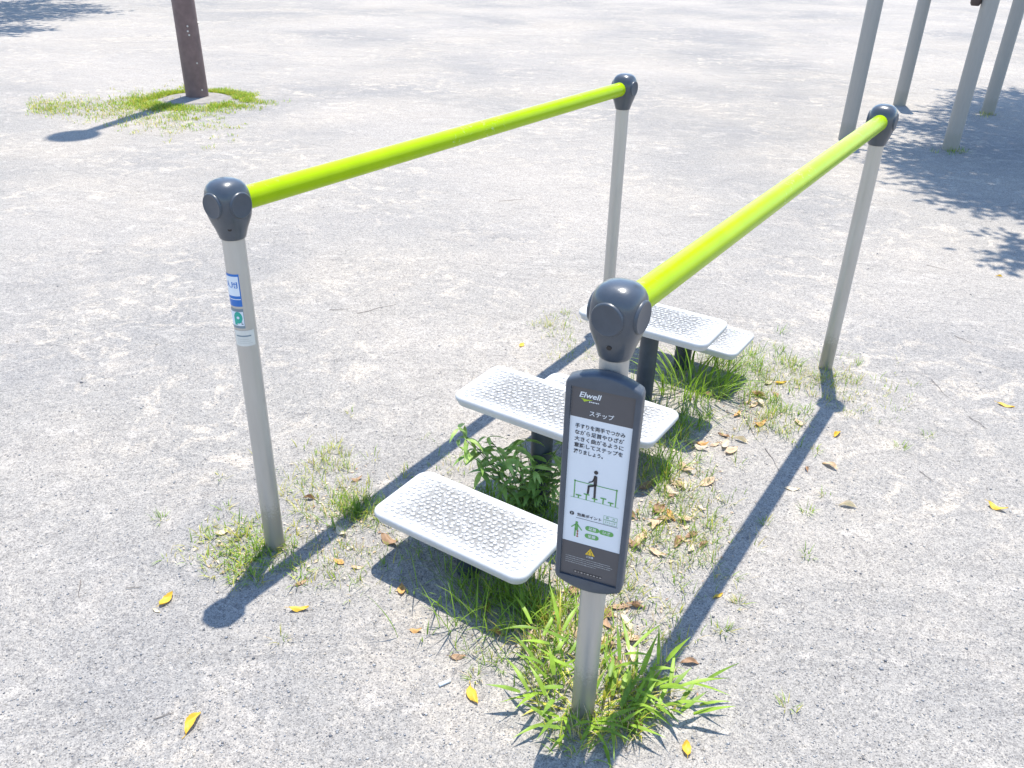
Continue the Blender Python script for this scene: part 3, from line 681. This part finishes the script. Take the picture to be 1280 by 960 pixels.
for _ in range(34):
    az = rg.uniform(0, 2*PI); its.append(((rg.gauss(0, .035), rg.gauss(0, .03), -.003), rg.uniform(.09, .18), rg.uniform(.003, .005), az, rg.uniform(.1, .7), rg.uniform(.5, 1.6), 0 if rg.random() < .55 else 1, 6))
clump('grass_clump', at(828, 582), its, 'loose grass clump right of the sign, by the middle step plate')
its = []
for _ in range(20):
    az = rg.uniform(0, 2*PI); its.append(((rg.gauss(0, .07), rg.gauss(0, .02), -.003), rg.uniform(.08, .16), rg.uniform(.003, .0045), az, rg.uniform(.05, .5), rg.uniform(.3, 1.4), 0 if rg.random() < .5 else 1, 6))
clump('grass_clump', at(595, 790), its, 'sparse thin grass clump in the shade of the front step plate')

TUFTS = [((1020, 565), 'grass tuft on the gravel beside the far end of the right rail shadow'), ((1033, 622), 'pair-leafed grass tuft right of the right rail shadow, beside a curled tan leaf'), ((1008, 640), 'small grass tuft between the right rail shadow and a curled leaf'),
         ((922, 757), 'small dark grass tuft beside the bright yellow leaf'), ((1010, 695), 'yellowish grass tuft alone on bare gravel at the right'), ((958, 655), 'grass tuft on the right edge of the right rail shadow'), ((985, 885), 'tiny grass tuft at the lower right of the ground'),
         ((438, 518), 'small yellow green tuft on bare gravel between the front step and left rail'), ((200, 650), 'tiny tuft on the bare gravel left of the left post'), ((276, 597), 'yellowish tuft up left of the left front post'), ((905, 790), 'thin grass tuft below the bright yellow leaf'), ((1126, 560), 'short tuft farthest right near the right post'),
         ((351, 800), 'dark tuft on the gravel below the left post\'s shadow'), ((592, 850), 'upright tuft beside the yellow leaf at the bottom'), ((706, 392), 'green tuft by the far end of the left rail shadow'), ((628, 835), 'small straw green tuft in front of the front step'), ((1160, 545), 'faint yellow tuft on the bare gravel at right')]
for (q, lab) in TUFTS:
    mb = MB(); tuft(mb, (0, 0, 0), rg.randint(9, 20), .012, .04, .0026, .018, GR if rg.random() < .6 else YG, 1.25)
    tag(mb.build('grass_tuft', [G1, G2, G3, G4], loc=at(*q), angle=80), lab, 'grass', 'small grass tufts dotted on the gravel')

# ------------------------------------------------------------------ leafy weed between the first two plates
def lance(mb, p, d, l, wd_, mi, droop=.5, roll=0):
    d = Vector(d).normalized(); s = d.cross(Vector((0, 0, 1)))
    s = Vector((1, 0, 0)) if s.length < .01 else s.normalized()
    s = (Matrix.Rotation(roll, 3, d) @ s); nr = s.cross(d); vs = []; q = Vector(p); segs = 7
    for i in range(segs+1):
        t = i/segs; ww = wd_*.5*(math.sin(PI*min(1, t**.75))**.85 if 0 < t < 1 else .03)
        vs += [q-s*ww+nr*ww*.3, q, q+s*ww+nr*ww*.3]
        dd = (d*math.cos(droop*t)-Vector((0, 0, 1))*math.sin(droop*t)).normalized(); q = q+dd*l/segs
    fs = []
    for i in range(segs): b = i*3; fs += [(b, b+1, b+4, b+3), (b+1, b+2, b+5, b+4)]
    mb.add(vs, fs, mi)
wr = random.Random(5)
wp = at(662, 642); weed = empty('leafy_weed', wp, 'leafy green weed growing up between the first two step plates', 'plant')
sm = MB(); fm = MB()
for k in range(19):
    az = wr.uniform(0, 2*PI) if k > 8 else (2.9, 3.15, 2.5, .05, -.2, 3.05, -.1, .4, 2.7)[k]; ht = wr.uniform(.12, .30); sp_ = wr.uniform(.03, .14) if k > 8 else (.16, .17, .13, .13, .14, .12, .15, .10, .19)[k]
    b = Vector((wr.gauss(0, .02), wr.gauss(0, .015), -.01)); tip = Vector((math.cos(az)*sp_*1.15, math.sin(az)*sp_*(.3 if math.sin(az) > 0 else .40), ht)); mid_ = b.lerp(tip, .5)+Vector((-math.cos(az)*.015, -math.sin(az)*.015, .03))
    pts = [b.lerp(mid_, t).lerp(mid_.lerp(tip, t), t) for t in [i/7 for i in range(8)]]
    sm.path(pts, lambda t: .0022*(1-.6*t), 6)
    for j in range(2, 8):
        for sd_ in (0, 1, 2) if j > 5 else (0, 1):
            a2 = az+(j % 2)*1.57+sd_*PI+wr.gauss(0, .45)+(1.0 if sd_ == 2 else 0)
            dv = Vector((math.cos(a2), math.sin(a2), wr.uniform(-.1, .55))); l = wr.uniform(.034, .072)
            lance(fm, pts[j], dv, l, l*wr.uniform(.19, .27), 1 if wr.random() < (.6 if j > 4 else .2) else 0, wr.uniform(.4, 1.3), wr.gauss(0, .4))  # the paler leaf colour is picked more often towards the stem tips
sm.build('stem', G7, weed); fm.build('foliage', [G5, G6], weed, angle=70)

# ------------------------------------------------------------------ fallen leaves, twigs, litter
lr = random.Random(9)
def leaf_mesh(l, wd_, curl, bend, seed):
    r = random.Random(seed); mb = MB(); nx, ny = 14, 8; vs = []; asym = r.uniform(-.25, .25); twist = r.uniform(-.5, .5); bow = r.uniform(-.12, .12)
    for i in range(nx+1):
        t = i/nx; hw = wd_/2*max(.02, math.sin(PI*t**(.9+asym))**.8)*(1+.09*r.uniform(-1, 1))
        for j in range(ny+1):
            u = j/ny*2-1; x = (t-.5)*l; y = u*hw
            z = curl*abs(u)**1.6*hw*1.3*(1+.5*asym*u)+bend*(4*(t-.5)**2)*l*.22+.0016*math.sin(9*t+u*3+seed)+twist*(t-.5)*u*hw; y += bow*l*math.sin(PI*t)
            y *= (1-.25*abs(curl)*abs(u)); vs.append((x, y, z))
    zm = min(v[2] for v in vs); vs = [(x, y, z-zm+.0015) for x, y, z in vs]
    fs = [(i*(ny+1)+j, (i+1)*(ny+1)+j, (i+1)*(ny+1)+j+1, i*(ny+1)+j+1) for i in range(nx) for j in range(ny)]
    mb.add(vs, fs)
    # stalk
    y0 = vs[ny//2]; mb.path([Vector(y0)+Vector((.002, 0, 0)), Vector(y0)+Vector((-.005, .0005, .0005)), Vector(y0)+Vector((-.010, .002, .001))], .0006, 5)
    return mb
PROTO = {}
def fallen(px, py, l, ang, mat, label, grp=None, curl=None, lift=0):
    k = lr.randrange(11); key = (mat.name, k)
    if key not in PROTO:
        mb = leaf_mesh(.05, .05*(.36, .46, .40, .50, .44, .48, .34, .55, .42, .38, .52)[k], (.3, -.3, .5, .15, .8, -.4, .1, .35, -.5, 1.0, .2)[k], (.3, .7, -.3, .5, .2, -.5, .1, .9, .4, -.2, .6)[k], k+3)
        PROTO[key] = mb.build('fallen_leaf', mat, angle=70); o = PROTO[key]
    else:
        o = PROTO[key].copy(); COL.objects.link(o)
    q = at(px, py); o.location = (q.x, q.y, lift); s = l/.05; o.scale = (s, s, s); o.rotation_euler = (lr.gauss(0, .12), lr.gauss(0, .1), ang)
    for kk in ('label', 'category', 'group'):
        if kk in o: del o[kk]
    tag(o, label, 'leaf', grp); return o
def pang(deg):  # angle on the photo (deg, counter-clockwise from right) to a heading on the ground
    return math.atan2(math.sin(R(deg))*1.5, math.cos(R(deg)))
SINGLE = [(209, 751, .046, 62, LY, 'slim yellow leaf on bare gravel left of the left post shadow'), (242, 905, .055, 72, LY, 'golden yellow leaf lying alone at the bottom left'), (374, 764, .046, 5, LY, 'yellow leaf lying below the left post, right of its shadow'),
          (592, 870, .052, -60, LY, 'yellow leaf lying in front of the steps beside the cigarette butt'), (898, 745, .030, 20, LY, 'bright yellow rounded leaf on the edge of the right rail shadow'), (858, 937, .036, 80, LY, 'small yellow leaf at the bottom edge right of the sign post'),
          (862, 830, .042, 0, LB, 'flat brown leaf on gravel right of the sign post grass'), (797, 908, .045, -80, LO, 'orange brown leaf standing in the grass at the foot of the sign post'), (428, 667, .048, -35, LP, 'pale curled leaf between the left post and the front step'),
          (488, 678, .060, -25, LB, 'big brown curled leaf at the left corner of the front step'), (502, 738, .042, -80, LO, 'orange leaf lying in the shade edge of the front step'), (521, 789, .030, 0, LO, 'small orange leaf below the shade of the front step'),
          (447, 709, .036, 10, LT, 'tan leaf just left of the front step shade'), (424, 703, .034, -20, LO, 'orange tan leaf in the grass left of the front step shade'), (376, 728, .040, 40, LB, 'reddish brown crumpled leaf below the left post'), (278, 667, .036, 20, LP, 'pale leaf in the grass left of the left post'),
          (446, 600, .036, 25, LB, 'dark brown curled leaf beside the left rail shadow'), (387, 624, .038, 0, LB, 'dark brown leaf right of the left post in the grass'), (572, 821, .038, 3, LB, 'flat dull brown leaf in front of the steps above the yellow leaf'), (610, 761, .038, 80, LO, 'orange brown leaf deep in the shade of the front step'),
          (619, 793, .036, -20, LO, 'orange leaf at the lower edge of the front step shade'), (1257, 507, .055, -20, LY, 'yellow leaf alone on bare gravel at the far right'), (1246, 636, .052, -30, LY, 'slim yellow leaf lowest on the right gravel'), (1249, 346, .030, -20, LY, 'tiny bright yellow leaf near the tree shade at right'),
          (1047, 544, .044, 35, LY, 'yellow leaf with brown tip right of the right rail shadow'), (1037, 584, .055, -40, LT, 'long tan curled leaf right of the right rail shadow'), (1008, 587, .030, 80, LB, 'small brown curled leaf beside a grass tuft'), (990, 611, .046, -5, LP, 'pale yellow leaf right of the right rail shadow'), (1060, 634, .050, -8, LP, 'pale leaf pinned by a grass tuft at right'),
          (998, 530, .046, -70, LT, 'tan leaf on the left edge of the right rail shadow'), (950, 531, .052, 20, LO, 'orange brown leaf in front of a green grass patch'), (926, 552, .048, -25, LP, 'pale tan leaf on open gravel between the steps and the right rail'), (652, 432, .036, 60, LY, 'pale yellow leaf on gravel left of the left rail shadow'), (976, 479, .050, 15, LY, 'yellow tan leaf in the grass left of the right back post'),
          (196, 764, .024, -20, LP, 'small pale leaf scrap beside a slim yellow leaf')]
for (x, y, l, a, m, lab) in SINGLE: fallen(x, y, l, pang(a), m, lab, 'fallen leaves on the ground')
LIT1 = [(895, 490), (912, 488), (954, 492), (932, 508), (950, 504), (922, 516), (945, 512), (965, 505), (905, 498), (938, 497), (956, 478), (885, 497), (897, 557), (877, 555), (859, 561), (918, 564), (905, 552), (868, 548), (888, 563)]
LIT2 = [(855, 601), (845, 614), (861, 614), (820, 630), (810, 640), (837, 636), (820, 654), (875, 664), (882, 676), (839, 678), (808, 674), (796, 676), (859, 690), (879, 644), (899, 609), (826, 645), (803, 652), (815, 662), (800, 690), (848, 652), (832, 622), (812, 615), (846, 605), (850, 668), (828, 690)]
LIT3 = [(765, 770), (780, 780), (758, 782), (772, 792), (790, 800), (757, 800), (770, 762), (745, 770), (715, 790), (700, 800), (680, 775), (752, 815), (782, 760), (694, 742), (668, 800), (786, 820), (765, 832), (720, 745)]
for lst, lab in ((LIT1, 'dry tan leaf in the litter left of the right back post'), (LIT2, 'dry tan leaf in the litter right beside the instruction sign'), (LIT3, 'dry tan leaf in the litter at the foot of the sign post')):
    for (x, y) in lst:
        fallen(x+lr.gauss(0, 7), y+lr.gauss(0, 6), lr.uniform(.034, .056), lr.uniform(0, 2*PI), lr.choice((LT, LT, LT, LP, LO, LB, LB)), lab, lab.replace('dry tan leaf', 'dry leaves'), lift=lr.uniform(0, .006))
TW = [((1194, 421), (1214, 429), 'dark twig on the gravel under the tree shade at right'), ((1162, 474), (1186, 498), 'long thin twig right of the right back post'), ((1158, 332), (1182, 338), 'pale thin twig nearest the right rail\'s far end'), ((1210, 521), (1234, 537), 'dark twig left of the yellow leaf at the far right'),
      ((190, 899), (217, 892), 'short twig above the golden yellow leaf at the bottom left'), ((102, 724), (99, 749), 'bent twig at the left edge of the gravel'), ((157, 737), (177, 735), 'short twig left of the slim yellow leaf'), ((413, 388), (439, 386), 'short dark twig behind the left post'), ((447, 392), (496, 381), 'long thin twig behind the left rail\'s front end'),
      ((624, 252), (652, 250), 'thin twig below the middle of the left rail'), ((955, 560), (975, 590), 'dark twig along the left edge of the right rail shadow'), ((930, 520), (945, 550), 'twig among the leaf litter left of the right rail shadow'), ((1150, 590), (1165, 602), 'tiny twig on bare gravel at right'), ((890, 590), (897, 620), 'short twig lying across the leaf litter by the sign')]
for a, b, lab in TW:
    A, B_ = at(*a), at(*b); mb = MB(); d = B_-A; pts = [Vector((0, 0, .0022))+d*t+Vector((lr.gauss(0, .0025), lr.gauss(0, .0025), abs(lr.gauss(0, .001)))) for t in (0, .25, .5, .75, 1)]
    mb.path(pts, lambda t: .0011*(1-.5*t), 6); tag(mb.build('twig', M_twig, loc=A), lab, 'twig', 'twigs on the gravel')
ct = at(549, 858); cbt = empty('cigarette_butt', ct, 'white cigarette butt lying in front of the steps', 'litter'); d = (at(563, 852)-ct).normalized()
mb = MB(); mb.tube((0, 0, .0038), Vector((0, 0, .0038))+d*.021, .0038, n=14); mb.build('paper', M_stw, cbt)
mb = MB(); mb.tube(Vector((0, 0, .0038))+d*.0212, Vector((0, 0, .0038))+d*.027, .0038, n=14); mb.build('filter', M_cream, cbt)
